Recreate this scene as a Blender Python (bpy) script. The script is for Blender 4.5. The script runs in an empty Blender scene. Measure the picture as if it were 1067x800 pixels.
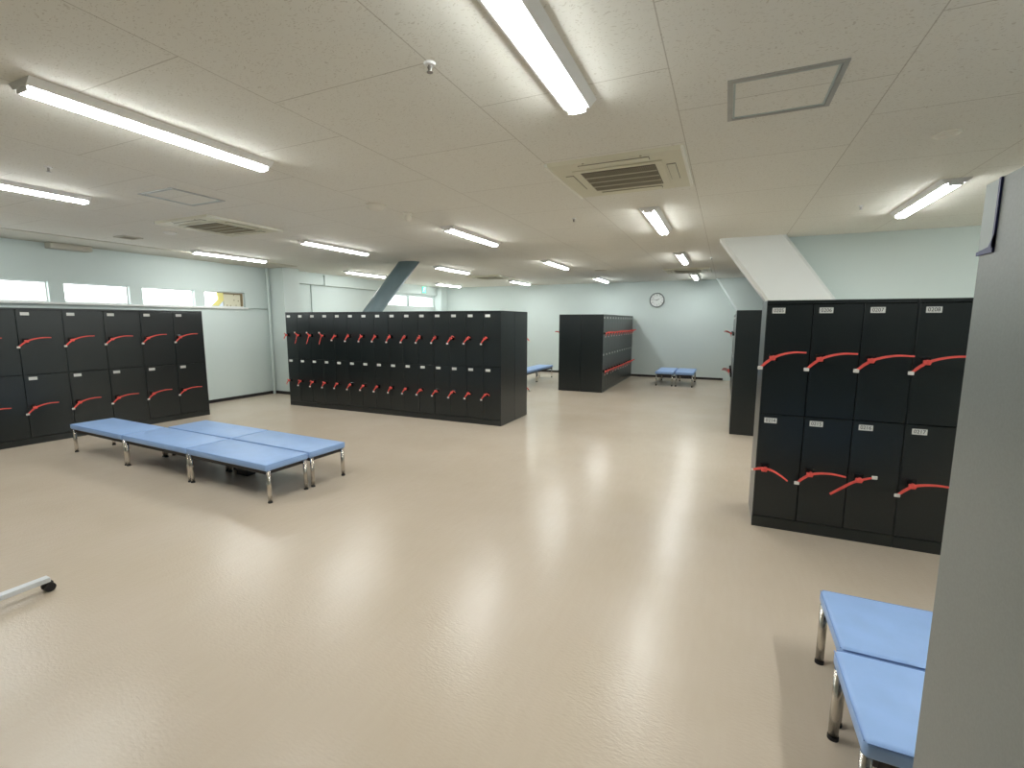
import bpy, bmesh, math, random
from mathutils import Vector, Matrix
random.seed(7)
PI = math.pi
scn = bpy.context.scene
C = scn.collection

# ------------------------------------------------------------------ materials
def mat(name, col, rough=0.6, metal=0.0, spec=0.5, emit=0.0, ecol=None):
    m = bpy.data.materials.new(name); m.use_nodes = True
    b = m.node_tree.nodes['Principled BSDF']
    b.inputs['Base Color'].default_value = (*col, 1)
    b.inputs['Roughness'].default_value = rough
    b.inputs['Metallic'].default_value = metal
    b.inputs['Specular IOR Level'].default_value = spec
    if emit:
        b.inputs['Emission Color'].default_value = (*(ecol or col), 1)
        b.inputs['Emission Strength'].default_value = emit
    return m

def nd(m, t, **kw):
    n = m.node_tree.nodes.new(t)
    for k, v in kw.items(): setattr(n, k, v)
    return n
def lk(m, a, b): m.node_tree.links.new(a, b)

def grain(m, scale, amt, bump=0.0, detail=3, bscale=None, bdist=0.002):
    """subtle procedural variation of colour and relief"""
    b = m.node_tree.nodes['Principled BSDF']
    col = tuple(b.inputs['Base Color'].default_value)
    tc = nd(m, 'ShaderNodeTexCoord'); ns = nd(m, 'ShaderNodeTexNoise')
    ns.inputs['Scale'].default_value = scale; ns.inputs['Detail'].default_value = detail
    lk(m, tc.outputs['Object'], ns.inputs['Vector'])
    rp = nd(m, 'ShaderNodeValToRGB')
    rp.color_ramp.elements[0].position = 0.3; rp.color_ramp.elements[1].position = 0.7
    rp.color_ramp.elements[0].color = (*[c * (1 - amt) for c in col[:3]], 1)
    rp.color_ramp.elements[1].color = (*[min(1, c * (1 + amt)) for c in col[:3]], 1)
    lk(m, ns.outputs['Fac'], rp.inputs['Fac']); lk(m, rp.outputs['Color'], b.inputs['Base Color'])
    if bump:
        n2 = nd(m, 'ShaderNodeTexNoise'); n2.inputs['Scale'].default_value = bscale or scale * 3
        lk(m, tc.outputs['Object'], n2.inputs['Vector'])
        bp = nd(m, 'ShaderNodeBump'); bp.inputs['Strength'].default_value = bump
        bp.inputs['Distance'].default_value = bdist
        lk(m, n2.outputs['Fac'], bp.inputs['Height']); lk(m, bp.outputs['Normal'], b.inputs['Normal'])
    return m

M = {}
M['black'] = grain(mat('locker_black', (0.005, 0.0092, 0.0100), 0.30, spec=0.72), 60, 0.12, 0.06, bscale=400, bdist=0.0004)
M['black_in'] = mat('locker_gap_black', (0.002, 0.002, 0.002), 0.8, spec=0.1)
M['lock'] = mat('lock_black', (0.01, 0.01, 0.011), 0.25)
M['lockmetal'] = mat('lock_metal', (0.35, 0.34, 0.33), 0.3, metal=1)
M['plate'] = mat('number_plate_white', (0.70, 0.71, 0.68), 0.4)
M['ink'] = mat('number_ink', (0.03, 0.03, 0.035), 0.5)
M['red'] = grain(mat('strap_red', (0.82, 0.105, 0.085), 0.45), 40, 0.08)
M['tagwhite'] = mat('tag_white', (0.72, 0.70, 0.66), 0.4)
M['vinyl'] = grain(mat('bench_blue_vinyl', (0.30, 0.455, 0.76), 0.42, spec=0.45), 9, 0.04, 0.15, bscale=180, bdist=0.001)
M['seam'] = mat('bench_blue_piping', (0.20, 0.32, 0.60), 0.5)
M['rail'] = mat('bench_rail_black', (0.018, 0.014, 0.015), 0.5)
M['chrome'] = grain(mat('chrome_leg', (0.62, 0.58, 0.53), 0.24, metal=1), 20, 0.05)
M['rubber'] = mat('rubber_black', (0.012, 0.011, 0.012), 0.6)
M['wall'] = grain(mat('wall_pale_green_grey', (0.61, 0.685, 0.665), 0.7, spec=0.3), 1.4, 0.015, 0.12, bscale=220, bdist=0.001)
M['pier'] = grain(mat('window_pier_paint', (0.60, 0.70, 0.64), 0.6), 6, 0.03)
M['pilaster'] = grain(mat('pilaster_paint', (0.62, 0.69, 0.67), 0.65), 2, 0.02)
M['base'] = mat('baseboard_dark', (0.012, 0.009, 0.010), 0.45)
M['beige'] = grain(mat('ceiling_border_beige', (0.56, 0.53, 0.45), 0.7), 2, 0.03)
M['acbeige'] = grain(mat('aircon_cream', (0.66, 0.64, 0.50), 0.45), 5, 0.02)
M['acedge'] = mat('aircon_edge_white', (0.80, 0.79, 0.70), 0.4)
M['acgrille'] = mat('aircon_grille', (0.34, 0.31, 0.22), 0.6)
M['acdark'] = mat('aircon_slot_dark', (0.10, 0.085, 0.06), 0.6)
M['white'] = mat('fixture_white', (0.78, 0.78, 0.76), 0.4)
M['lamp'] = mat('lamp_diffuser', (1, 1, 1), 0.5, emit=63.0, ecol=(0.96, 1.0, 0.985))
M['alu'] = grain(mat('hatch_aluminium', (0.42, 0.42, 0.40), 0.4, metal=0.7), 10, 0.05)
M['glass'] = mat('window_frosted_glass', (0.9, 0.93, 0.95), 0.3, emit=4.0, ecol=(0.93, 0.98, 1.0))
M['wframe'] = mat('window_frame_grey', (0.45, 0.52, 0.50), 0.4)
M['foam'] = mat('panel_yellow', (0.78, 0.70, 0.26), 0.7)
M['brown'] = mat('frame_brown', (0.25, 0.19, 0.10), 0.6)
M['pipe'] = grain(mat('brace_blue_grey_paint', (0.17, 0.235, 0.255), 0.42), 3, 0.04)
M['brace'] = grain(mat('brace_white_paint', (0.72, 0.74, 0.72), 0.6), 2, 0.015)
M['detector'] = mat('detector_cream', (0.74, 0.71, 0.62), 0.45)
M['exit'] = mat('exit_sign_green', (0.05, 0.75, 0.50), 0.4, emit=1.0, ecol=(0.1, 0.9, 0.62))
M['exitwhite'] = mat('exit_sign_white', (0.9, 0.95, 0.93), 0.4, emit=1.3)
M['clockface'] = mat('clock_face', (0.80, 0.83, 0.81), 0.5)
M['clockrim'] = mat('clock_rim_grey', (0.22, 0.25, 0.25), 0.35, metal=0.3)
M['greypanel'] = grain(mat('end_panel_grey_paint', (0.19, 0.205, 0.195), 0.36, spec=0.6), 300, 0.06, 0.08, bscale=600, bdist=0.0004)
M['steel'] = grain(mat('stand_white_metal', (0.66, 0.68, 0.70), 0.3, metal=0.3), 12, 0.03)
M['capgrey'] = mat('corner_cap_grey', (0.30, 0.34, 0.33), 0.4)
M['capblue'] = mat('corner_cap_blue', (0.015, 0.02, 0.10), 0.4)

def pinboard():
    m = mat('fissured_board', (0.70, 0.66, 0.50), 0.8)
    b = m.node_tree.nodes['Principled BSDF']
    tc = nd(m, 'ShaderNodeTexCoord'); v = nd(m, 'ShaderNodeTexVoronoi'); v.inputs['Scale'].default_value = 14
    lk(m, tc.outputs['Object'], v.inputs['Vector'])
    r = nd(m, 'ShaderNodeValToRGB'); r.color_ramp.elements[0].position = 0.16; r.color_ramp.elements[1].position = 0.24
    r.color_ramp.elements[0].color = (0.3, 0.26, 0.16, 1); r.color_ramp.elements[1].color = (0.70, 0.67, 0.52, 1)
    lk(m, v.outputs['Distance'], r.inputs['Fac']); lk(m, r.outputs['Color'], b.inputs['Base Color'])
    return m
M['board'] = pinboard()

def ceiling_mat():
    m = mat('ceiling_fissured_tiles', (0.7, 0.68, 0.63), 0.85, spec=0.2)
    b = m.node_tree.nodes['Principled BSDF']
    tc = nd(m, 'ShaderNodeTexCoord')
    sep = nd(m, 'ShaderNodeSeparateXYZ'); lk(m, tc.outputs['Object'], sep.inputs[0])
    ax = nd(m, 'ShaderNodeMath', operation='ADD'); ax.inputs[1].default_value = 0.30 + 9.6 * 2
    ay = nd(m, 'ShaderNodeMath', operation='ADD'); ay.inputs[1].default_value = -2.37 + 9.6 * 2
    lk(m, sep.outputs['X'], ax.inputs[0]); lk(m, sep.outputs['Y'], ay.inputs[0])
    cb = nd(m, 'ShaderNodeCombineXYZ'); lk(m, ay.outputs[0], cb.inputs['X']); lk(m, ax.outputs[0], cb.inputs['Y'])
    br = nd(m, 'ShaderNodeTexBrick'); br.offset = 0.5; br.offset_frequency = 2; br.squash = 1.0
    br.inputs['Scale'].default_value = 1.0; br.inputs['Brick Width'].default_value = 0.96
    br.inputs['Row Height'].default_value = 0.96; br.inputs['Mortar Size'].default_value = 0.0028
    br.inputs['Mortar Smooth'].default_value = 0.0
    br.inputs['Color1'].default_value = (1, 1, 1, 1); br.inputs['Color2'].default_value = (0.975, 0.975, 0.975, 1)
    br.inputs['Mortar'].default_value = (0.70, 0.68, 0.65, 1)
    lk(m, cb.outputs[0], br.inputs['Vector'])
    # fissures: little elongated pits
    mp = nd(m, 'ShaderNodeMapping'); mp.inputs['Scale'].default_value = (1.0, 2.6, 1.0); mp.inputs['Rotation'].default_value = (0, 0, 0.5)
    ns = nd(m, 'ShaderNodeTexNoise'); ns.inputs['Scale'].default_value = 9; lk(m, tc.outputs['Object'], ns.inputs['Vector'])
    mx = nd(m, 'ShaderNodeMixRGB'); mx.inputs['Fac'].default_value = 0.10
    lk(m, tc.outputs['Object'], mx.inputs['Color1']); lk(m, ns.outputs['Color'], mx.inputs['Color2'])
    lk(m, mx.outputs['Color'], mp.inputs['Vector'])
    vo = nd(m, 'ShaderNodeTexVoronoi'); vo.inputs['Scale'].default_value = 62; vo.inputs['Randomness'].default_value = 1
    lk(m, mp.outputs['Vector'], vo.inputs['Vector'])
    # each cell has its own pit size
    sp = nd(m, 'ShaderNodeSeparateColor'); lk(m, vo.outputs['Color'], sp.inputs[0])
    mul = nd(m, 'ShaderNodeMath', operation='MULTIPLY'); mul.inputs[1].default_value = 0.36
    lk(m, sp.outputs[0], mul.inputs[0])
    ls = nd(m, 'ShaderNodeMath', operation='SUBTRACT'); lk(m, vo.outputs['Distance'], ls.inputs[0]); lk(m, mul.outputs[0], ls.inputs[1])
    rp = nd(m, 'ShaderNodeValToRGB'); rp.color_ramp.elements[0].position = 0.0; rp.color_ramp.elements[1].position = 0.05
    rp.color_ramp.elements[0].color = (0.82, 0.80, 0.77, 1); rp.color_ramp.elements[1].color = (1, 1, 1, 1)
    lk(m, ls.outputs[0], rp.inputs['Fac'])
    m1 = nd(m, 'ShaderNodeMixRGB', blend_type='MULTIPLY'); m1.inputs['Fac'].default_value = 1
    m1.inputs['Color1'].default_value = (0.77, 0.76, 0.695, 1)
    lk(m, br.outputs['Color'], m1.inputs['Color2'])
    m2 = nd(m, 'ShaderNodeMixRGB', blend_type='MULTIPLY'); m2.inputs['Fac'].default_value = 1
    lk(m, m1.outputs['Color'], m2.inputs['Color1']); lk(m, rp.outputs['Color'], m2.inputs['Color2'])
    lk(m, m2.outputs['Color'], b.inputs['Base Color'])
    bp = nd(m, 'ShaderNodeBump'); bp.inputs['Strength'].default_value = 0.35; bp.inputs['Distance'].default_value = 0.002
    lk(m, rp.outputs['Color'], bp.inputs['Height']); lk(m, bp.outputs['Normal'], b.inputs['Normal'])
    return m
M['ceiling'] = ceiling_mat()

def floor_mat():
    m = mat('floor_beige_vinyl', (0.5, 0.4, 0.3), 0.3, spec=0.36)
    b = m.node_tree.nodes['Principled BSDF']
    tc = nd(m, 'ShaderNodeTexCoord')
    n1 = nd(m, 'ShaderNodeTexNoise'); n1.inputs['Scale'].default_value = 1.1; n1.inputs['Detail'].default_value = 4
    mp = nd(m, 'ShaderNodeMapping'); mp.inputs['Scale'].default_value = (30, 5, 1)
    mp.inputs['Rotation'].default_value = (0, 0, 0.25)
    n2 = nd(m, 'ShaderNodeTexNoise'); n2.inputs['Scale'].default_value = 1.0; n2.inputs['Detail'].default_value = 5
    lk(m, tc.outputs['Object'], n1.inputs['Vector']); lk(m, tc.outputs['Object'], mp.inputs['Vector']); lk(m, mp.outputs['Vector'], n2.inputs['Vector'])
    r1 = nd(m, 'ShaderNodeValToRGB'); r1.color_ramp.elements[0].position = 0.35; r1.color_ramp.elements[1].position = 0.65
    r1.color_ramp.elements[0].color = (0.57, 0.48, 0.375, 1); r1.color_ramp.elements[1].color = (0.60, 0.51, 0.41, 1)
    r2 = nd(m, 'ShaderNodeValToRGB'); r2.color_ramp.elements[0].position = 0.3; r2.color_ramp.elements[1].position = 0.7
    r2.color_ramp.elements[0].color = (0.978, 0.968, 0.965, 1); r2.color_ramp.elements[1].color = (1.0, 1.0, 1.0, 1)
    lk(m, n1.outputs['Fac'], r1.inputs['Fac']); lk(m, n2.outputs['Fac'], r2.inputs['Fac'])
    # sheet joints, barely seen
    mx = nd(m, 'ShaderNodeMixRGB', blend_type='MULTIPLY'); mx.inputs['Fac'].default_value = 1
    lk(m, r1.outputs['Color'], mx.inputs['Color1']); lk(m, r2.outputs['Color'], mx.inputs['Color2'])
    lk(m, mx.outputs['Color'], b.inputs['Base Color'])
    # scuffs in the wax: roughness and relief
    n3 = nd(m, 'ShaderNodeTexNoise'); n3.inputs['Scale'].default_value = 5; n3.inputs['Detail'].default_value = 2
    n3.inputs['Roughness'].default_value = 0.7
    lk(m, tc.outputs['Object'], n3.inputs['Vector'])
    mr = nd(m, 'ShaderNodeMapRange'); mr.inputs['From Min'].default_value = 0.35; mr.inputs['From Max'].default_value = 0.65
    mr.inputs['To Min'].default_value = 0.235; mr.inputs['To Max'].default_value = 0.285
    b.inputs['Roughness'].default_value = 0.23
    n4 = nd(m, 'ShaderNodeTexNoise'); n4.inputs['Scale'].default_value = 6; n4.inputs['Detail'].default_value = 2
    n4.inputs['Roughness'].default_value = 0.45
    lk(m, tc.outputs['Object'], n4.inputs['Vector'])
    bp = nd(m, 'ShaderNodeBump'); bp.inputs['Strength'].default_value = 0.5; bp.inputs['Distance'].default_value = 0.003
    lk(m, n4.outputs['Fac'], bp.inputs['Height'])
    mq = nd(m, 'ShaderNodeMapping'); mq.inputs['Scale'].default_value = (1, 2.2, 1); mq.inputs['Rotation'].default_value = (0, 0, 0.6)
    n5 = nd(m, 'ShaderNodeTexNoise'); n5.inputs['Scale'].default_value = 38; n5.inputs['Detail'].default_value = 3
    lk(m, tc.outputs['Object'], mq.inputs['Vector']); lk(m, mq.outputs['Vector'], n5.inputs['Vector'])
    b2 = nd(m, 'ShaderNodeBump'); b2.inputs['Strength'].default_value = 0.4; b2.inputs['Distance'].default_value = 0.0035
    lk(m, n5.outputs['Fac'], b2.inputs['Height']); lk(m, bp.outputs['Normal'], b2.inputs['Normal'])
    lk(m, b2.outputs['Normal'], b.inputs['Normal'])
    return m
M['floor'] = floor_mat()

# ------------------------------------------------------------------ mesh helpers
def link(name, bm, mats, parent=None, smooth=False):
    me = bpy.data.meshes.new(name)
    bmesh.ops.recalc_face_normals(bm, faces=bm.faces)
    bm.to_mesh(me); bm.free()
    for k in (mats if isinstance(mats, (list, tuple)) else [mats]): me.materials.append(M[k])
    if smooth:
        for p in me.polygons: p.use_smooth = True
    o = bpy.data.objects.new(name, me); C.objects.link(o)
    if parent: o.parent = parent
    return o

def box(bm, x0, x1, y0, y1, z0, z1, mi=0, bev=0.0, seg=2):
    r = bmesh.ops.create_cube(bm, size=1)
    vs = r['verts']
    for v in vs:
        v.co = Vector(((x0 + x1) / 2 + v.co.x * (x1 - x0), (y0 + y1) / 2 + v.co.y * (y1 - y0), (z0 + z1) / 2 + v.co.z * (z1 - z0)))
    fs = set(f for v in vs for f in v.link_faces)
    for f in fs: f.material_index = mi
    if bev:
        es = list(set(e for v in vs for e in v.link_edges))
        bmesh.ops.bevel(bm, geom=es, offset=bev, segments=seg, profile=0.5, affect='EDGES', clamp_overlap=True)
    return bm

def cyl(bm, a, b, r, r2=None, seg=20, mi=0):
    a, b = Vector(a), Vector(b); d = b - a
    q = d.to_track_quat('Z', 'Y').to_matrix().to_4x4()
    mtx = Matrix.Translation((a + b) / 2) @ q
    res = bmesh.ops.create_cone(bm, cap_ends=True, cap_tris=False, segments=seg, radius1=r, radius2=r if r2 is None else r2, depth=d.length, matrix=mtx)
    for f in set(f for v in res['verts'] for f in v.link_faces): f.material_index = mi
    return bm

def prism(bm, pts, axis, a, b, mi=0):
    """pts outline extruded along axis from a to b; axis 'x': pts=(y,z); 'y': pts=(x,z); 'z': pts=(x,y)"""
    def P(p, t):
        return {'x': (t, p[0], p[1]), 'y': (p[0], t, p[1]), 'z': (p[0], p[1], t)}[axis]
    A = [bm.verts.new(P(p, a)) for p in pts]; B = [bm.verts.new(P(p, b)) for p in pts]
    n = len(pts); fs = [bm.faces.new(A), bm.faces.new(B[::-1])]
    for i in range(n): fs.append(bm.faces.new((A[i], B[i], B[(i + 1) % n], A[(i + 1) % n])))
    for f in fs: f.material_index = mi
    return bm

def tag(o, label=None, cat=None, group=None, kind=None):
    if label: o['label'] = label
    if cat: o['category'] = cat
    if group: o['group'] = group
    if kind: o['kind'] = kind
    return o

def empty(name, loc, rz, label, cat, group=None):
    o = bpy.data.objects.new(name, None); C.objects.link(o)
    o.empty_display_size = 0.1
    o.location = loc; o.rotation_euler = (0, 0, rz)
    return tag(o, label, cat, group)

KIDS = {}
def reg(o):      # remember children lists for quick copying
    KIDS[o.name] = [c for c in bpy.data.objects if c.parent == o]
    for c in KIDS[o.name]: reg(c)
def dup(o, parent=None, loc=None, rz=None, label=None, group=None, srcname=None):
    c = o.copy(); C.objects.link(c)
    if parent: c.parent = parent
    if loc is not None: c.location = loc
    if rz is not None: c.rotation_euler = (0, 0, rz)
    if label: c['label'] = label
    if group: c['group'] = group
    for k in KIDS.get(o.name, []): dup(k, c)
    return c

def struct(name, bm, mats, smooth=False, label=None):
    o = link(name, bm, mats, smooth=smooth); tag(o, label, None, None, 'structure'); return o

def text_bm(bm, s, size, mtx, mi=0, depth=0.0006):
    cu = bpy.data.curves.new('t', 'FONT'); cu.body = s; cu.size = size; cu.align_x = 'CENTER'; cu.align_y = 'CENTER'
    cu.extrude = depth; cu.resolution_u = 3
    o = bpy.data.objects.new('t', cu); C.objects.link(o)
    bpy.context.view_layer.update()
    dg = bpy.context.evaluated_depsgraph_get()
    me = bpy.data.meshes.new_from_object(o.evaluated_get(dg))
    me.transform(mtx)
    old = set(bm.faces); bm.from_mesh(me)
    for f in bm.faces:
        if f not in old: f.material_index = mi
    bpy.data.objects.remove(o); bpy.data.curves.remove(cu); bpy.data.meshes.remove(me)
    return bm

NB = bmesh.new
ORD = ['first', 'second', 'third', 'fourth', 'fifth', 'sixth', 'seventh', 'eighth', 'ninth', 'tenth', 'eleventh', 'twelfth', 'thirteenth', 'fourteenth', 'fifteenth']

# ------------------------------------------------------------------ room
XL, XR, YF, YB, ZC = -9.1, 4.6, -3.6, 14.09, 2.73
struct('floor', box(NB(), XL - .3, XR + .2, YF - .2, YB + .2, -0.12, 0), 'floor', label='glossy beige vinyl floor')
struct('ceiling', box(NB(), XL - .3, XR + .2, YF - .2, YB + .2, ZC, ZC + .12), 'ceiling', label='off-white ceiling of fissured tiles')

# left wall with its strip of high windows
SIL, HED = 1.872, 2.166
wy = [(1.64, 2.55), (2.74, 3.61), (3.79, 4.65), (4.84, 5.71), (5.90, 6.73)]
wy2 = [(11.0, 12.26), (12.36, 13.64)]
b = NB()
box(b, XL - .2, XL, YF - .2, YB + .2, 0, SIL)
box(b, XL - .2, XL, YF - .2, 7.4, HED, ZC)
ys = [YF - .2] + [v for w in wy for v in w] + [7.4]
for i in range(0, len(ys), 2): box(b, XL - .2, XL, ys[i], ys[i + 1], SIL, HED)
box(b, XL - .2, XL, 7.4, YB + .2, 2.385, ZC)
box(b, XL - .2, XL, 7.4, YB + .2, SIL, 2.065)
box(b, XL - .2, XL, 7.4, wy2[0][0], 2.065, 2.385); box(b, XL - .2, XL, wy2[-1][1], YB + .2, 2.065, 2.385)
struct('wall_left', b, 'wall', label='pale green-grey wall with a strip of high windows')

def window(n, y0, y1, z0, z1, glass=None, split=None):
    f = NB(); t = 0.018; xg = XL - .075
    box(f, xg - .03, xg + .02, y0, y1, z0, z0 + t); box(f, xg - .03, xg + .02, y0, y1, z1 - t, z1)
    box(f, xg - .03, xg + .02, y0, y0 + t, z0 + t, z1 - t); box(f, xg - .03, xg + .02, y1 - t, y1, z0 + t, z1 - t)
    root = struct('window_%d' % n, f, 'white')
    g = NB(); ga, gb = (glass or (y0 + t, y1 - t))
    box(g, xg - .012, xg, ga, gb, z0 + t, z1 - t)
    link('window_pane', g, 'glass', root)
    return root
for i, (a, c) in enumerate(wy[:4]): window(i + 1, a, c, SIL, HED)
w = window(5, wy[4][0], wy[4][1], SIL, HED, glass=(5.918, 6.19))
b = NB(); prism(b, [(6.19, SIL + .018), (6.05, SIL + .018), (6.19, 2.02), (6.17, 2.148), (6.30, 2.148), (6.30, 2.0), (6.19, SIL + .018)][:6], 'x', XL - .07, XL - .045)
link('yellow_panel', b, 'foam', w)
b = NB(); box(b, XL - .07, XL - .05, 6.30, 6.70, SIL + .018, 2.148); link('fissured_panel', b, 'board', w)
b = NB(); box(b, XL - .05, XL - .03, 6.66, 6.70, SIL + .018, 2.148); box(b, XL - .05, XL - .03, 6.30, 6.66, 2.125, 2.148); link('brown_frame', b, 'brown', w)
# the paired windows at the back of the left wall
for i, (a, c) in enumerate(wy2): window(6 + i, a, c, 2.065, 2.385)
b = NB()
for i in range(len(wy2) - 1): box(b, XL - .12, XL - .02, wy2[i][1], wy2[i + 1][0], 2.065, 2.385)
struct('trim_6', b, 'wframe')
# sill ledge, cable run
struct('trim_1', box(NB(), XL, XL + .045, 0.4, 6.76, 1.835, 1.866, bev=.006), 'white', label='white ledge under the high windows')
b = NB(); pts = [(6.76, 1.852), (6.95, 1.865), (7.1, 1.85), (7.25, 1.852)]
for p, q in zip(pts, pts[1:]): cyl(b, (XL + .02, *p), (XL + .02, *q), .007, seg=8)
tag(link('wall_cable', b, 'wframe'), 'thin grey cable running from the window ledge to the corner', 'cable')

# ceiling border along the left wall with a grille box
struct('trim_2', box(NB(), XL, -8.2, YF, 7.3, ZC - .012, ZC + .01, bev=.004), 'beige', label='beige border strip of the ceiling')
b = NB(); box(b, XL, XL + .18, 3.62, 4.12, 2.64, ZC - .012, bev=.01)
for k in range(5): box(b, XL + .18, XL + .184, 3.66, 4.08, 2.65 + k * .013, 2.656 + k * .013)
tag(link('duct_cover', b, 'beige'), 'beige duct cover box high on the left wall under the ceiling border', 'duct cover')

struct('wall_back', box(NB(), XL, XR, YB, YB + .15, 0, ZC), 'wall')
struct('wall_front', box(NB(), XL, XR, YF - .15, YF, 0, ZC), 'wall')
struct('wall_right', box(NB(), XR, XR + .15, YF, YB, 0, ZC), 'wall')

# right part: recessed wall and slanted boxed brace
def brace_poly(xt, slope, w, ztop=ZC, zbot=0.0):
    return [(xt, ztop), (xt + w, ztop), (xt + w + slope * (ztop - zbot), zbot), (xt + slope * (ztop - zbot), zbot)]
b = NB(); prism(b, brace_poly(-.145, .725, .80), 'y', 7.24, 7.62)
bmesh.ops.bevel(b, geom=[e for e in b.edges if abs((e.verts[0].co - e.verts[1].co).y) < .01 and abs((e.verts[0].co - e.verts[1].co).z) > 1 and e.verts[0].co.y < 7.3], offset=.035, segments=1, affect='EDGES')
struct('trim_3', b, 'brace', label='white boxed brace slanting down from the ceiling')
b = NB(); prism(b, [(.5, ZC), (XR, ZC), (XR, 0), (2.5, 0)], 'y', 7.50, 7.75)
struct('wall_alcove', b, 'wall', label='pale wall behind the near lockers on the right')
b = NB(); prism(b, brace_poly(-.30, .62, .8), 'y', 13.75, YB)
bmesh.ops.bevel(b, geom=[e for e in b.edges if abs((e.verts[0].co - e.verts[1].co).y) < .01 and abs((e.verts[0].co - e.verts[1].co).z) > 1 and e.verts[0].co.y < 13.8], offset=.035, segments=1, affect='EDGES')
struct('trim_4', b, 'wall', label='far slanted brace at the back wall')
struct('wall_inner', box(NB(), 2.55, 2.7, 7.75, YB, 0, ZC), 'wall')

# pilaster of the left wall, ceiling beam beyond it, corner pilaster
b = NB(); box(b, XL, -8.64, 7.3, 7.72, 0, ZC); struct('wall_pilaster', b, 'pilaster')
b = NB(); box(b, XL, XL + .11, 7.72, 13.75, 2.455, ZC); struct('trim_5', b, 'wall', label='shallow beam above the back windows')
b = NB(); box(b, XL, -8.82, 13.72, YB, 0, ZC); struct('wall_corner_pier', b, 'wall')
b = NB(); cyl(b, (XL + .06, 7.24, 0.0), (XL + .06, 7.24, ZC), .028, seg=12)
for z in (.6, 1.5, 2.3): cyl(b, (XL + .06, 7.24, z), (XL + .06, 7.24, z + .03), .036, seg=12)
tag(link('wall_conduit', b, 'pilaster', smooth=False), 'pale vertical conduit in the corner beside the left wall pilaster', 'pipe')
b = NB(); cyl(b, (XL + .13, 8.78, 2.455), (XL + .13, 8.78, 2.70), .018, seg=10); cyl(b, (XL + .13, 8.78, 2.66), (XL + .13, 8.78, 2.70), .035, seg=10)
tag(link('beam_conduit', b, 'pilaster'), 'short pale vertical conduit on the beam beyond the left wall pilaster', 'pipe')
b = NB(); cyl(b, (XL + .015, 8.45, 1.0), (XL + .015, 8.45, 2.455), .012, seg=8)
tag(link('wall_pipe', b, 'wframe'), 'thin grey vertical pipe below the beam left of the blue-grey brace', 'pipe')

# baseboards
bh, bt = .062, .012
struct('baseboard_left', box(NB(), XL, XL + bt, YF, 7.3, 0, bh), 'base')
struct('baseboard_left_back', box(NB(), XL, XL + bt, 7.72, 13.72, 0, bh), 'base')
struct('baseboard_back', box(NB(), -8.82, .0, YB - bt, YB, 0, bh), 'base')
b = NB(); box(b, XL + bt, -8.64 + bt, 7.3 - bt, 7.3, 0, bh); box(b, -8.64, -8.64 + bt, 7.3, 7.72, 0, bh)
struct('baseboard_pilaster', b, 'base')
struct('baseboard_alcove', box(NB(), 2.5, XR, 7.5 - bt, 7.5, 0, bh), 'base')

# blue-grey round steel brace
b = NB(); A = Vector((-5.655, 7.68, 2.73)); D = Vector((-1.0, 0, -1.0)).normalized()
cyl(b, A - D * 0.0 + Vector((0.06, 0, .06)) * 0 , A + D * 3.86, .158, seg=40)
for v in b.verts:      # cut the two ends flat against ceiling and floor
    if (v.co - A).dot(D) < 1.0: v.co += D * ((v.co.z - ZC) / -D.z) 
    else: v.co += D * ((v.co.z - 0.0) / -D.z)
ps = link('brace_pipe', b, 'pipe')
for p in ps.data.polygons: p.use_smooth = len(p.vertices) == 4
tag(ps, 'blue-grey round steel brace slanting up to the ceiling behind the middle lockers', 'pipe')

# ------------------------------------------------------------------ ceiling lamps
def make_lamp():
    r = empty('ceiling_light', (0, 0, 0), 0, '', 'ceiling light')
    L = 0.645
    b = NB(); prism(b, [(-.10, 0), (.10, 0), (.064, -.034), (-.064, -.034)], 'y', -L - .012, L + .012)
    link('fixture_base', b, 'white', r)
    b = NB(); prism(b, [(-.048, -.032), (.048, -.032), (.046, -.042), (.028, -.056), (-.028, -.056), (-.046, -.042)], 'y', -L, L)
    link('light_bar', b, 'lamp', r)
    for s in (-1, 1):
        b = NB(); box(b, -.046, .046, min(s * L, s * (L + .006)), max(s * L, s * (L + .006)), -.054, -.033)
        link('end_cap', b, 'white', r)
    return r
lamp0 = make_lamp(); reg(lamp0)
LX = [1.6, -.77, -3.12, -5.5, -7.92]; LY = [1.88, 5.66, 9.05, 12.75]
cn = {1.6: 'rightmost', -.77: 'second from the right', -3.12: 'middle', -5.5: 'second from the left', -7.92: 'leftmost'}
rn = ['nearest', 'second', 'third', 'farthest']
first = True
for j, y in enumerate([-1.85] + LY):
    for x in LX + ([3.9] if j < 3 else []):
        if j == 0: continue
        if x == 1.6 and y > 7: continue
        lb = 'white linear LED ceiling light, %s column, %s row from the camera' % (cn.get(x, 'far right'), (['row behind'] + rn)[j])
        if j == 0 or x == 3.9: lb = 'white linear LED ceiling light outside the view at x %.0f row %d' % (x, j)
        if (x, j) == (-3.12, 1): lb = 'long bright linear ceiling light at the upper left of the view'
        if (x, j) == (-.77, 1): lb = 'large bright linear ceiling light entering at the top centre edge'
        if (x, j) == (-5.5, 1): lb = 'linear ceiling light cut off by the left edge of the view'
        if (x, j) == (1.6, 2): lb = 'lone linear ceiling light above the near lockers on the right'
        if first:
            lamp0.location = (x, y, ZC); lamp0['label'] = lb; lamp0['group'] = 'linear ceiling lights'; first = False
        else: dup(lamp0, loc=(x, y, ZC), label=lb, group='linear ceiling lights')

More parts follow.
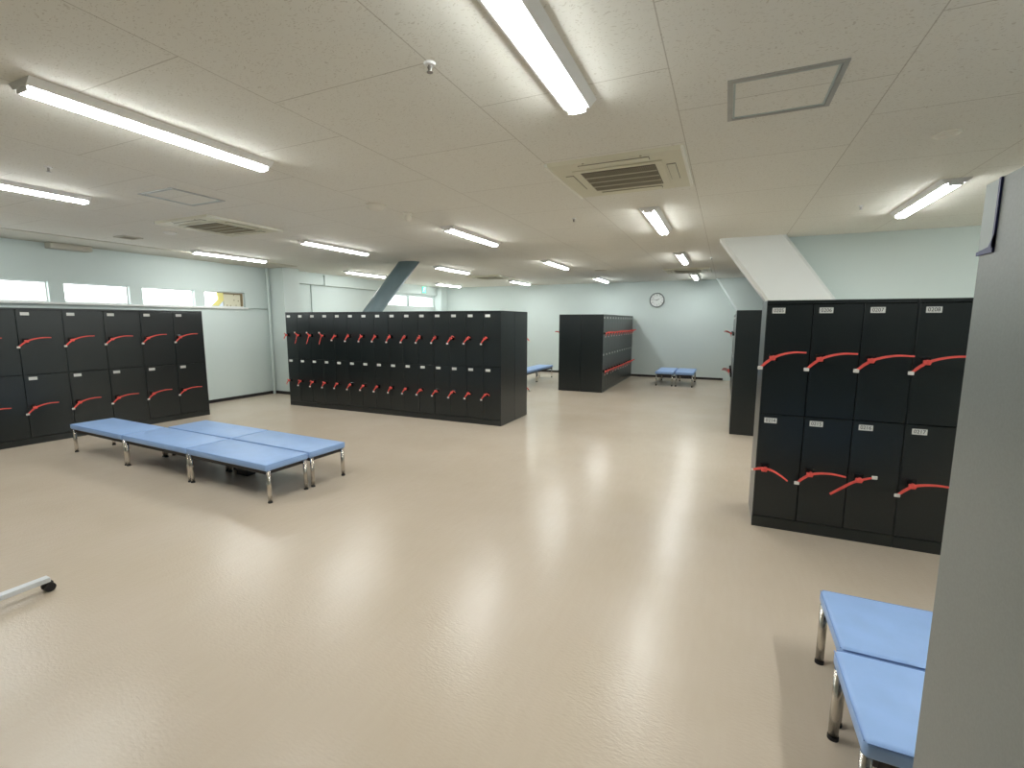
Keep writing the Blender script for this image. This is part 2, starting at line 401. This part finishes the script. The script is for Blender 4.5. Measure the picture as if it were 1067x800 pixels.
# ------------------------------------------------------------------ cassette air conditioners
def make_ac():
    r = empty('ceiling_aircon', (0, 0, 0), 0, '', 'air conditioner')
    S = .478
    b = NB()
    prism(b, [(-S, -S), (S, -S), (S, S), (-S, S)], 'z', -.022, -.0)
    for v in b.verts:
        if v.co.z < -.01: v.co.x *= .965; v.co.y *= .965
    link('face_panel', b, 'acbeige', r)
    for s in (-1, 1):
        b = NB(); box(b, min(s * S, s * (S - .02)), max(s * S, s * (S - .02)), -S, S, -.027, -.002, bev=.004)
        link('side_trim', b, 'acedge', r)
    # four outlet flaps, each in its dark slot
    for k in range(4):
        hl = .245 if k % 2 == 0 else .19
        b = NB(); box(b, -hl - .004, hl + .004, -.403, -.341, -.0245, -.0215); sl = link('outlet_slot', b, 'acdark', r)
        f = NB(); box(f, -hl, hl, -.400, -.344, -.029, -.023, bev=.002); fl = link('flap', f, 'acbeige', sl)
        sl.rotation_euler = (0, 0, k * PI / 2)
    b = NB(); box(b, -.325, .325, -.30, .30, -.030, -.022, bev=.004); link('grille_frame', b, 'acbeige', r)
    b = NB(); box(b, -.27, .27, -.25, .25, -.033, -.029)
    n = 40
    for i in range(n):
        t = -.262 + .524 * i / (n - 1)
        box(b, t - .0022, t + .0022, -.245, .245, -.037, -.033, mi=1)
    for i in range(3):
        t = -.125 + .125 * i
        box(b, -.267, .267, t - .004, t + .004, -.039, -.033, mi=2)
    link('intake_grille', b, ['acdark', 'acgrille', 'acbeige'], r)
    for s in (-1, 1):
        b = NB(); cyl(b, (s * .2, -.44, -.026), (s * .2, -.44, -.021), .008, seg=10)
        link('screw_cap', b, 'acgrille', r)
    return r
ac0 = make_ac(); reg(ac0)
acs = [((-.79, 3.845), 'cream ceiling cassette air conditioner with brown grille right of centre, nearest'),
       ((-5.60, 3.90), 'cream ceiling cassette air conditioner at the left above the blue benches'),
       ((-5.60, 11.05), 'cream ceiling cassette air conditioner far off beyond the middle lockers'),
       ((-.84, 11.35), 'ceiling cassette air conditioner far off, between the two last lights at the right')]
for i, ((x, y), lb) in enumerate(acs):
    if i == 0: ac0.location = (x, y, ZC); ac0['label'] = lb; ac0['group'] = 'cassette air conditioners'
    else: dup(ac0, loc=(x, y, ZC), label=lb, group='cassette air conditioners')

# ------------------------------------------------------------------ access hatches
def make_hatch():
    r = empty('ceiling_hatch', (0, 0, 0), 0, '', 'ceiling hatch')
    S = .243
    b = NB()
    for (a0, a1, b0, b1) in ((-S, S, -S, -S + .024), (-S, S, S - .024, S), (-S, -S + .024, -S + .024, S - .024), (S - .024, S, -S + .024, S - .024)):
        box(b, a0, a1, b0, b1, -.008, .002)
    link('outer_frame', b, 'alu', r)
    b = NB(); T = S - .026
    for (a0, a1, b0, b1) in ((-T, T, -T, -T + .010), (-T, T, T - .010, T), (-T, -T + .010, -T + .01, T - .01), (T - .010, T, -T + .01, T - .01)):
        box(b, a0, a1, b0, b1, -.006, .002)
    link('inner_frame', b, 'wframe', r)
    b = NB(); box(b, -T + .01, T - .01, -T + .01, T - .01, -.003, .002); link('hatch_panel', b, 'ceiling', r)
    return r
h0 = make_hatch(); reg(h0)
h0.location = (.185, 2.845, ZC); h0['label'] = 'square ceiling access hatch with grey aluminium frame at the upper right'; h0['group'] = 'ceiling access hatches'
dup(h0, loc=(-4.64, 2.88, ZC), label='square ceiling access hatch with shiny frame at the left near the air conditioner')

# ------------------------------------------------------------------ detectors, sprinklers
def disc(name, x, y, r, h, label, cat, m='detector', dome=False):
    b = NB()
    cyl(b, (x, y, ZC), (x, y, ZC - h * .45), r, seg=28)
    cyl(b, (x, y, ZC - h * .45), (x, y, ZC - h), r * .9, r2=r * .55 if not dome else r * .3, seg=28)
    return tag(link(name, b, m), label, cat)
disc('smoke_detector', -3.20, 3.83, .10, .05, 'flat round cream smoke detector left of the drooping sensor', 'smoke detector')
def make_pir():
    b = NB(); cyl(b, (-3.13, 4.25, ZC), (-3.13, 4.25, ZC - .02), .05, seg=24)
    bmesh.ops.create_uvsphere(b, u_segments=20, v_segments=12, radius=.042, matrix=Matrix.Translation((-3.13, 4.25, ZC - .045)))
    return link('motion_sensor', b, 'detector', smooth=True)
tag(make_pir(), 'small egg-shaped cream sensor hanging beside the smoke detector', 'sensor')
disc('smoke_detector', -6.60, 3.90, .075, .03, 'small round white detector beside the left air conditioner', 'smoke detector', 'white')
disc('smoke_detector', 1.15, 3.83, .07, .022, 'flat round detector at the right beyond the access hatch', 'smoke detector')
def make_sprinkler():
    r = empty('sprinkler', (0, 0, 0), 0, '', 'sprinkler')
    b = NB(); cyl(b, (0, 0, 0), (0, 0, -.008), .027, r2=.022, seg=24); link('ceiling_plate', b, 'white', r)
    b = NB(); cyl(b, (0, 0, -.008), (0, 0, -.035), .007, seg=12); cyl(b, (0, 0, -.035), (0, 0, -.038), .014, seg=12)
    for s in (-1, 1): cyl(b, (s * .011, 0, -.012), (s * .004, 0, -.036), .002, seg=6)
    link('sprinkler_head', b, 'lockmetal', r); return r
s0 = make_sprinkler(); reg(s0)
sp = [((-1.26, 1.90), 'small sprinkler head at a tile corner, nearest, left of the large light'), ((1.14, 5.78), 'small sprinkler head left of the lone right light'),
      ((-4.65, 1.93), 'small sprinkler head between the two left lights'), ((-.30, 9.25), 'small sprinkler head far off near the slanted white brace'),
      ((-1.6, 5.2), 'small sprinkler head beyond the central air conditioner')]
for i, ((x, y), lb) in enumerate(sp):
    if i == 0: s0.location = (x, y, ZC); s0['label'] = lb; s0['group'] = 'ceiling sprinklers'
    else: dup(s0, loc=(x, y, ZC), label=lb, group='ceiling sprinklers')
r = empty('ceiling_vent', (-7.53, 3.90, ZC), 0, 'small square beige ceiling vent near the left wall border', 'vent')
b = NB()
for (a0, a1, b0, b1) in ((-.12, .12, -.12, -.1), (-.12, .12, .1, .12), (-.12, -.1, -.1, .1), (.1, .12, -.1, .1)): box(b, a0, a1, b0, b1, -.012, .0)
link('vent_frame', b, 'beige', r)
b = NB(); box(b, -.1, .1, -.1, .1, -.003, 0)
for k in range(7): box(b, -.1, .1, -.09 + k * .029, -.08 + k * .029, -.01, -.003, mi=1)
link('vent_louvre', b, ['acdark', 'acgrille'], r)
disc('ceiling_speaker', -2.62, 10.6, .13, .012, 'round flat ceiling speaker far off above the aisle', 'speaker', 'beige')

# ------------------------------------------------------------------ lockers
H = 1.757
def build_unit(cols, W=.9, D=.512, names=None):
    """locker unit; origin at the floor, centre of the FRONT face line, front looks to -Y, body goes to +Y"""
    r = empty('locker_unit', (0, 0, 0), 0, '', 'locker')
    b = NB(); t = .018
    box(b, -W / 2 + .0015, W / 2 - .0015, .022, D, .0, H - .0)                          # carcass
    box(b, -W / 2 + .0015, W / 2 - .0015, .0, .022, H - .024, H)                        # top rail
    box(b, -W / 2 + .0015, W / 2 - .0015, .0, .022, 0, .085)                            # plinth
    for s in (-1, 1): box(b, min(s * (W / 2 - .0015), s * (W / 2 - .0045)), max(s * (W / 2 - .0015), s * (W / 2 - .0045)), 0, .022, .085, H - .024)
    link('cabinet_body', b, 'black', r)
    b = NB(); box(b, -W / 2 + .003, W / 2 - .003, .012, .0225, .086, H - .025); link('front_recess', b, 'black_in', r)
    cw = W / cols
    for tier in (0, 1):
        z0, z1 = ((.905, H - .030), (.090, .899))[tier]
        for c in range(cols):
            xa = -W / 2 + c * cw + (.0055 if c == 0 else .0028); xb = -W / 2 + (c + 1) * cw - (.0055 if c == cols - 1 else .0028)
            b = NB(); box(b, xa, xb, -.001, .014, z0, z1, bev=.0018, seg=1)
            d = link('door', b, 'black', r)
            px = xa + (.075 if cols == 3 else .085); pz = z1 - .045
            b = NB(); box(b, px - .042, px + .042, -.0035, -.001, pz - .02, pz + .02, bev=.001, seg=1)
            if names and names[tier][c]:
                text_bm(b, names[tier][c], .036, Matrix.Translation((px, -.0037, pz)) @ Matrix.Rotation(PI / 2, 4, 'X') @ Matrix.Scale(.92, 4, (1, 0, 0)), mi=1)
            link('number_plate', b, ['plate', 'ink'], d)
            kx, kz = xa + .060, (z0 + z1) / 2 + (.022 if tier == 0 else -.01)
            b = NB()
            box(b, kx - .03, kx + .03, -.008, -.001, kz - .032, kz + .032, bev=.003, seg=1)
            cyl(b, (kx, -.006, kz), (kx, -.040, kz), .021, seg=20)
            cyl(b, (kx, -.040, kz), (kx, -.043, kz), .012, seg=14, mi=1)
            link('lock', b, ['lock', 'lockmetal'], d)
    return r
def lock_pos(cols, col, tier, W=.9):
    cw = W / cols; xa = -W / 2 + col * cw + (.0055 if col == 0 else .0028)
    z0, z1 = ((.905, H - .030), (.090, .899))[tier]
    return Vector((xa + .060, -.043, (z0 + z1) / 2 + (.022 if tier == 0 else -.01)))

u3 = build_unit(3); reg(u3); u2 = build_unit(2); reg(u2)
used3 = used2 = False
def place_unit(kind, x, y, rz, label, group):
    """x,y = centre of the front face"""
    global used3, used2
    src = u3 if kind == 3 else u2
    if kind == 3 and not used3: used3 = True; o = src; o.location = (x, y, 0); o.rotation_euler = (0, 0, rz); tag(o, label, None, group); return o
    if kind == 2 and not used2: used2 = True; o = src; o.location = (x, y, 0); o.rotation_euler = (0, 0, rz); tag(o, label, None, group); return o
    return dup(src, loc=(x, y, 0), rz=rz, label=label, group=group)

# wristband keys -------------------------------------------------
def ribbon(bm, pts, w0, w1, th=.004, mi=0):
    n = len(pts); rings = []
    for i, p in enumerate(pts):
        p = Vector(p); a = Vector(pts[max(i - 1, 0)]); c = Vector(pts[min(i + 1, n - 1)])
        t = (c - a).normalized(); up = Vector((0, 0, 1)); nn = t.cross(up).normalized(); up2 = nn.cross(t).normalized()
        w = (w0 + (w1 - w0) * abs(i / (n - 1) - .3) / .7) / 2
        rings.append([bm.verts.new(p + up2 * w * s1 + nn * th / 2 * s2) for s1, s2 in ((1, 1), (1, -1), (-1, -1), (-1, 1))])
    for A, B in zip(rings, rings[1:]):
        for k in range(4): bm.faces.new((A[k], A[(k + 1) % 4], B[(k + 1) % 4], B[k]))
    bm.faces.new(rings[0]); bm.faces.new(rings[-1][::-1])
    for f in bm.faces: f.material_index = mi
def curve_pts(P, n=5):
    P = [Vector(p) for p in P]; out = []
    Q = [2 * P[0] - P[1]] + P + [2 * P[-1] - P[-2]]
    for i in range(1, len(Q) - 2):
        for k in range(n):
            t = k / n; a, b_, c, d = Q[i - 1], Q[i], Q[i + 1], Q[i + 2]
            out.append(.5 * ((2 * b_) + (c - a) * t + (2 * a - 5 * b_ + 4 * c - d) * t * t + (3 * b_ - a - 3 * c + d) * t ** 3))
    out.append(P[-1]); return out
def make_key(shape):
    r = empty('wristband_key', (0, 0, 0), 0, '', 'locker key')
    S = {'std': [(-.085, -.016, -.078), (-.045, -.018, -.035), (0, -.022, .0), (.055, -.062, .028), (.12, -.11, .045), (.19, -.15, .046)],
         'low': [(-.085, -.014, -.012), (-.045, -.016, .0), (0, -.022, .006), (.05, -.05, .0), (.10, -.09, -.02), (.14, -.12, -.045)],
         'rev': [(-.19, -.10, -.10), (-.13, -.08, -.062), (-.06, -.045, -.022), (0, -.022, .0), (.045, -.018, .016), (.082, -.016, .026)],
         'short': [(-.07, -.02, -.085), (-.045, -.025, -.045), (0, -.025, .002), (.035, -.07, .025), (.085, -.125, .032), (.135, -.165, .016)],
         'hang': [(-.05, -.04, .05), (-.02, -.045, .03), (0, -.035, .002), (.012, -.06, -.04), (.02, -.09, -.10), (.02, -.11, -.15)],
         'flat': [(-.085, -.016, -.078), (-.045, -.018, -.035), (0, -.022, .0), (.055, -.045, .02), (.12, -.062, .028), (.19, -.072, .024)]}[shape]
    b = NB(); ribbon(b, curve_pts(S), *((.032, .020) if shape == 'flat' else (.020, .011))); link('strap', b, 'red', r)
    b = NB(); cyl(b, (0, .0, 0), (0, -.030, 0), .015, seg=16); box(b, -.028, .012, -.028, -.006, -.020, .012, bev=.004, seg=1); link('key_head', b, 'red', r)
    e = Vector(S[-1] if shape == 'rev' else S[0]); b = NB()
    if shape != 'low':
        box(b, e.x - .017, e.x + .017, e.y - .005, e.y + .005, e.z - .013, e.z + .013, bev=.004, seg=2)
        link('end_tag', b, 'tagwhite', r)
    else:
        box(b, e.x - .010, e.x + .006, e.y - .004, e.y + .004, e.z - .010, e.z + .008, bev=.003, seg=1)
        link('end_tag', b, 'tagwhite', r)
    return r
KP = {s: make_key(s) for s in ('std', 'low', 'rev', 'short', 'hang', 'flat')}
for k in KP.values(): reg(k)
KU = set()
def place_key(shape, unit, cols, col, tier, label, group, jitter=0.0):
    o = KP[shape]
    rz = unit.rotation_euler.z
    p = lock_pos(cols, col, tier); c, s = math.cos(rz), math.sin(rz)
    loc = (unit.location.x + p.x * c - p.y * s, unit.location.y + p.x * s + p.y * c, p.z)
    rr = rz + random.uniform(-1, 1) * jitter
    if shape not in KU:
        KU.add(shape); o.location = loc; o.rotation_euler = (0, 0, rr); tag(o, label, None, group)
    else:
        o = dup(o, loc=loc, rz=rr, label=label, group=group)
    o.rotation_euler.y = random.uniform(-1, 1) * jitter * .8
    return o

def bank(kind, n, x0, y0, dx, dy, rz, bankname, group, keys, unitnames=None, order=None):
    """n units, first centre x0,y0 stepping dx,dy ; viewer's left to right"""
    out = []
    for i in range(n):
        lb = 'black six-door locker unit, %s from the left in %s' % (ORD[i], bankname)
        u = place_unit(kind, x0 + dx * i, y0 + dy * i, rz, lb, group); out.append(u)
        for c in range(kind):
            for t in (0, 1):
                col = i * kind + c
                sh = keys(col, t)
                if sh:
                    place_key(sh, u, kind, c, t, 'red wristband key, %s door, %s column from left, %s' % (('upper', 'lower')[t], ORD[col], bankname), group.replace('lockers', 'wristband keys'), jitter=.09)
    return out

# middle bank, back to back
MX0, MX1, MY = -7.547, -3.062, 6.378
dm = (MX1 - MX0) / 5
bank(3, 5, MX0 + dm / 2, MY, dm, 0, 0, 'front of the long middle bank', 'lockers of the long middle bank',
     lambda c, t: ('hang' if (t == 0 and c in (1, 2, 3)) else 'short'))
bank(3, 5, MX1 - dm / 2, MY + 1.034, -dm, 0, PI, 'back of the long middle bank', 'lockers of the long middle bank, back side',
     lambda c, t: 'std' if c == 0 else None)
# far block running away
FY = 10.42
bank(3, 4, -2.478, FY + .45, 0, .9, PI / 2, 'right face of the far block', 'lockers of the far block', lambda c, t: 'flat')
bank(3, 4, -3.508, FY + 3.15, 0, -.9, -PI / 2, 'left face of the far block', 'lockers of the far block, left face', lambda c, t: 'flat' if (c == 11 and t == 0) else None)
# small block behind the near one
place_unit(3, .128 + .512, 7.31 + .45, PI / 2, 'black locker unit seen end-on behind the near right lockers', 'lockers of the end-on block')
bank(3, 3, .172, 10.42 + 2.25, 0, -.9, -PI / 2, 'far right block', 'lockers of the far right block', lambda c, t: 'std' if c in (3, 4, 5) else None)
# near right bank, numbered
def named_unit(names, cx, y, label):
    global u3
    u = build_unit(3, names=names); u.location = (cx, y, 0); tag(u, label, None, 'lockers of the near right bank'); return u
un = [named_unit([['0205', '0206', '0207'], ['0214', '0215', '0216']], .27 + .45, 4.025, 'black locker unit with six numbered doors from 0205, left end of the near right bank'),
      named_unit([['0208', '', ''], ['0217', '', '']], .27 + 1.35, 4.025, 'black locker unit with doors 0208 and 0217, second in the near right bank')]
place_unit(3, .27 + 2.25, 4.025, 0, 'black locker unit hidden behind the near panel, third in the near right bank', 'lockers of the near right bank')
for col in range(5):
    for t in (0, 1):
        sh = {(0, 1): 'low', (2, 1): 'rev'}.get((col, t), 'std')
        place_key(sh, un[col // 3], 3, col % 3, t, 'red wristband key, %s door, %s column of the numbered near right lockers' % (('upper', 'lower')[t], ORD[col]), 'wristband keys of the near right lockers', jitter=.03)
# left bank with wide doors, slightly turned
LR = math.radians(3.4)
ca, sa = math.sin(LR), math.cos(LR)      # direction of the row: (ca, sa)
ex, ey = -8.005, 5.115
for i in range(4):
    s = -(i + .5) * .9
    idx = 3 - i
    nm = 'the left bank of wide-door lockers under the high windows'
    u = place_unit(2, ex + ca * s, ey + sa * s, PI / 2 - LR, 'black steel locker unit with four wide doors, %s from the right in the left bank' % ORD[i], 'lockers of the left bank')
    for c in (0, 1):
        for t in (0, 1):
            col = i * 2 + (1 - c)
            if i == 3 and c == 0: continue
            place_key('std', u, 2, c, t, 'red wristband key, %s door, %s column from right of the left bank' % (('upper', 'lower')[t], ORD[col]), 'wristband keys of the left bank', jitter=.05)
# bank right beside the camera: its end panel fills the right edge
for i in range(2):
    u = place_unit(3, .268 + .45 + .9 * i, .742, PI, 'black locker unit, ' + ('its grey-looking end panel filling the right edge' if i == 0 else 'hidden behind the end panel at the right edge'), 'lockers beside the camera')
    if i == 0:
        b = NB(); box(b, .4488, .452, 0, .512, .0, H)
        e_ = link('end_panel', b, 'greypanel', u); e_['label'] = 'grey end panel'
r = empty('corner_guard', (.268, .742, 1.757), 0, 'grey corner guard with dark blue lip at the top of the right-edge panel', 'corner guard')
b = NB(); box(b, -.003, .0018, -.030, .002, -.075, .0, bev=.0008, seg=1); link('guard_plate', b, 'capgrey', r)
b = NB(); box(b, -.004, -.0001, -.034, -.030, -.075, .0); prism(b, [(-.034, -.060), (-.034, -.080), (.003, -.080), (.003, -.076), (-.024, -.073)], 'x', -.004, -.0001); link('guard_lip', b, 'capblue', r)

# ------------------------------------------------------------------ benches
BH, BD, BL = .362, .452, 1.205
def make_bench():
    """origin floor centre; long side along X"""
    r = empty('bench', (0, 0, 0), 0, '', 'bench')
    b = NB(); box(b, -BL / 2 + .003, BL / 2 - .003, -BD / 2 + .003, BD / 2 - .003, BH - .070, BH, bev=.019, seg=4)
    for v in b.verts:      # slightly crowned cushion
        if v.co.z > BH - .02:
            v.co.z -= .006 * (abs(v.co.x) / (BL / 2)) ** 6 + .004 * (abs(v.co.y) / (BD / 2)) ** 4
    c = link('cushion', b, 'vinyl', r, smooth=True)
    b = NB(); z = BH - .014; p = .0022
    for s in (-1, 1):
        cyl(b, (-BL / 2 + .012, s * (BD / 2 - .005), z), (BL / 2 - .012, s * (BD / 2 - .005), z), p, seg=8)
        cyl(b, (s * (BL / 2 - .005), -BD / 2 + .012, z), (s * (BL / 2 - .005), BD / 2 - .012, z), p, seg=8)
    link('piping', b, 'seam', c)
    b = NB()
    for s in (-1, 1):
        box(b, -BL / 2 + .05, BL / 2 - .05, s * (BD / 2 - .04) - .012, s * (BD / 2 - .04) + .012, BH - .106, BH - .070)
        box(b, s * (BL / 2 - .05) - .012, s * (BL / 2 - .05) + .012, -BD / 2 + .03, BD / 2 - .03, BH - .106, BH - .070)
    box(b, -.012, .012, -BD / 2 + .03, BD / 2 - .03, BH - .095, BH - .070)
    link('under_frame', b, 'rail', r)
    for sx in (-1, 1):
        for sy in (-1, 1):
            x, y = sx * (BL / 2 - .022), sy * (BD / 2 - .036)
            b = NB(); cyl(b, (x, y, .012), (x, y, BH - .070), .0175, seg=20); l = link('leg', b, 'chrome', r, smooth=False)
            for p_ in l.data.polygons: p_.use_smooth = len(p_.vertices) == 4
            b = NB(); cyl(b, (x, y, 0), (x, y, .014), .0195, seg=20); link('foot', b, 'rubber', l)
    return r
bench0 = make_bench(); reg(bench0)
BU = [False]
def bench(x, y, rz, label, group):
    if not BU[0]:
        BU[0] = True; bench0.location = (x, y, 0); bench0.rotation_euler = (0, 0, rz); return tag(bench0, label, None, group)
    return dup(bench0, loc=(x, y, 0), rz=rz, label=label, group=group)
# left cluster, turned a little
br_ = math.radians(-2.5); cx, sx = math.cos(br_), math.sin(br_)
P0 = Vector((-3.575, 2.725))
def cl(u, v): return (P0.x - cx * u - sx * v, P0.y - sx * u + cx * v)
g = 'blue benches in front of the left lockers'
for k, lb in enumerate(['blue padded bench at the near right corner of the five-bench island', 'blue padded bench in the middle of the front row of the five-bench island', 'blue padded bench at the left end of the five-bench island']):
    bench(*cl(BL * (k + .5) + k * .003, BD / 2), br_, lb, g)
for k, lb in enumerate(['blue padded bench at the right of the rear row of the five-bench island', 'blue padded bench at the left of the rear row of the five-bench island']):
    bench(*cl(BL * (k + .5) + k * .003, BD * 1.5 + .010), br_, lb, g)
bench(.470 + BL / 2, 2.265, 0, 'blue padded bench at the lower right, nearer the numbered lockers', 'blue benches at the lower right')
bench(.445 + BL / 2, 1.806, 0, 'blue padded bench at the bottom right corner beside the end panel', 'blue benches at the lower right')
bench(-1.345, 12.25 + BL / 2, PI / 2, 'left of the two small-looking blue benches under the wall clock', 'blue benches under the clock')
bench(-.872, 12.25 + BL / 2, PI / 2, 'right of the two small-looking blue benches under the wall clock', 'blue benches under the clock')
bench(-4.70, 12.2, PI / 2, 'blue bench between the middle and far lockers, the farther one', 'blue benches behind the middle lockers')
bench(-4.70, 12.2 - BL - .004, PI / 2, 'blue bench peeking out behind the middle lockers, the nearer one', 'blue benches behind the middle lockers')

# small black items on the floor under the island
b = NB(); box(b, -4.60, -4.43, 3.16, 3.26, 0, .11, bev=.008); box(b, -4.57, -4.46, 3.18, 3.24, .11, .125, bev=.004)
tag(link('power_box', b, 'rubber'), 'small black box on the floor under the blue bench island', 'box')
b = NB(); box(b, -6.08, -5.98, 3.52, 3.58, 0, .05, bev=.01, seg=2)
cp = curve_pts([(-5.98, 3.55, .012), (-5.85, 3.50, .02), (-5.75, 3.40, .008), (-5.60, 3.44, .008), (-5.35, 3.36, .008)])
for p, q in zip(cp, cp[1:]): cyl(b, p, q, .006, seg=8)
tag(link('power_cable', b, 'rubber'), 'black plug and cable on the floor below the left rear bench', 'cable')

# ------------------------------------------------------------------ wheeled stand foot, lower left
r = empty('wheeled_stand', (-3.60, .875, 0), 0, 'white metal foot bar of a wheeled stand with black caster, lower left', 'stand')
b = NB(); box(b, -.025, .025, -.40, .385, .058, .088, bev=.004); link('foot_bar', b, 'steel', r)
b = NB(); box(b, -.017, .017, -.06, -.02, .088, 1.55, bev=.004); link('upright', b, 'steel', r)
for s in (-1, 1):
    yy = s * .39 - .01
    b = NB()
    cyl(b, (-.026, yy, .026), (-.006, yy, .026), .026, seg=24); cyl(b, (.006, yy, .026), (.026, yy, .026), .026, seg=24)
    box(b, -.018, .018, yy - .02, yy + .02, .028, .058, bev=.006); cyl(b, (0, yy, .05), (0, yy, .064), .008, seg=10)
    link('caster', b, 'rubber', r)

# ------------------------------------------------------------------ clock
r = empty('wall_clock', (-1.83, YB, 2.205), 0, 'round wall clock with pale face on the back wall', 'clock')
b = NB(); R1, R2 = .205, .180
n = 48
rings = []
for (rad, y) in ((R1, 0), (R1, -.03), (R1 - .008, -.042), (R2 + .004, -.042), (R2, -.030)):
    rings.append([b.verts.new((rad * math.cos(2 * PI * k / n), y, rad * math.sin(2 * PI * k / n))) for k in range(n)])
for A_, B_ in zip(rings, rings[1:]):
    for k in range(n): b.faces.new((A_[k], A_[(k + 1) % n], B_[(k + 1) % n], B_[k]))
link('rim', b, 'clockrim', r)
b = NB(); cyl(b, (0, -.0, 0), (0, -.028, 0), R2 + .003, seg=48)
for k in range(60):
    a = 2 * PI * k / 60; l = .018 if k % 5 == 0 else .008; w_ = .004 if k % 5 == 0 else .0015
    c_, s_ = math.sin(a), math.cos(a)
    p1 = Vector((c_ * .172, -.0285, s_ * .172)); p2 = Vector((c_ * (.172 - l), -.0285, s_ * (.172 - l))); q = Vector((s_, 0, -c_)) * w_
    f = b.faces.new([b.verts.new(v) for v in (p1 - q, p1 + q, p2 + q, p2 - q)]); f.material_index = 1
for k in range(1, 13):
    a = 2 * PI * k / 12
    text_bm(b, str(k), .042, Matrix.Translation((math.sin(a) * .130, -.0286, math.cos(a) * .130)) @ Matrix.Rotation(PI / 2, 4, 'X'), mi=1)
link('dial', b, ['clockface', 'ink'], r)
def hand(name, ang, L_, w_, y):
    b = NB(); box(b, -w_, w_, y - .001, y + .001, -.02, L_); o = link(name, b, 'ink', r); o.rotation_euler = (0, ang, 0)
hand('hour_hand', math.radians(62), .085, .005, -.032); hand('minute_hand', math.radians(-80), .13, .0035, -.035)
b = NB(); cyl(b, (0, -.03, 0), (0, -.038, 0), .009, seg=14); link('hub', b, 'ink', r)

# ------------------------------------------------------------------ exit sign (edge-on above the back windows)
r = empty('exit_sign', (XL + .11, 12.93, 2.60), 0, 'small green exit sign above the back left windows', 'exit sign')
b = NB(); box(b, 0, .03, -.11, .11, -.105, .105, bev=.004); link('sign_case', b, 'white', r)
b = NB(); box(b, .03, .033, -.10, .10, -.095, .095, mi=0)
box(b, .033, .0345, .0, .075, -.08, .08, mi=1); box(b, .0345, .0355, .012, .063, -.08, .07, mi=0)
cyl(b, (.0335, -.012, .05), (.0355, -.012, .05), .015, seg=14, mi=1)
for (p, q) in (((-.015, .03), (-.03, -.02)), ((-.03, -.02), (.01, -.045)), ((.01, -.045), (.005, -.08)), ((-.03, -.02), (-.055, -.05)), ((-.055, -.05), (-.085, -.05)), ((-.015, .03), (.025, .01)), ((-.015, .03), (-.05, .02))):
    cyl(b, (.035, *p), (.035, *q), .007, seg=8, mi=1)
link('sign_face', b, ['exit', 'exitwhite'], r)

# remove unused prototypes' leftovers
for s in ('std', 'low', 'rev', 'short', 'hang', 'flat'):
    if s not in KU:
        o = KP[s]
        for c in [c for c in bpy.data.objects if c.parent == o]: bpy.data.objects.remove(c)
        bpy.data.objects.remove(o)

# ------------------------------------------------------------------ world, camera, view
w = bpy.data.worlds.new('World'); scn.world = w; w.use_nodes = True
bg = w.node_tree.nodes['Background']; bg.inputs['Color'].default_value = (0.8, 0.9, 1.0, 1); bg.inputs['Strength'].default_value = 1.0

cam = bpy.data.cameras.new('Camera'); co = bpy.data.objects.new('Camera', cam); C.objects.link(co)
cam.sensor_width = 36; cam.sensor_fit = 'HORIZONTAL'; cam.lens = 490.127 / 1067 * 36; cam.clip_start = .02; cam.clip_end = 100
yaw, pit, rol = math.radians(24.28418), math.radians(7.5931), math.radians(0.11828)
def mul(*ms):
    r_ = Matrix.Identity(3)
    for m_ in ms: r_ = r_ @ m_
    return r_
Ry = Matrix(((math.cos(yaw), -math.sin(yaw), 0), (math.sin(yaw), math.cos(yaw), 0), (0, 0, 1)))
Rp = Matrix(((1, 0, 0), (0, math.cos(pit), math.sin(pit)), (0, -math.sin(pit), math.cos(pit))))
Bm = Matrix(((1, 0, 0), (0, 0, -1), (0, 1, 0)))
Rr = Matrix(((math.cos(rol), -math.sin(rol), 0), (math.sin(rol), math.cos(rol), 0), (0, 0, 1)))
co.matrix_world = Matrix.Translation((0, 0, 1.6)) @ mul(Ry, Rp, Bm, Rr).to_4x4()
scn.camera = co

vs = scn.view_settings
scn.display_settings.display_device = 'sRGB'
vs.view_transform = 'Standard'; vs.look = 'None'; vs.exposure = 0.0; vs.gamma = 1.0; vs.use_curve_mapping = False
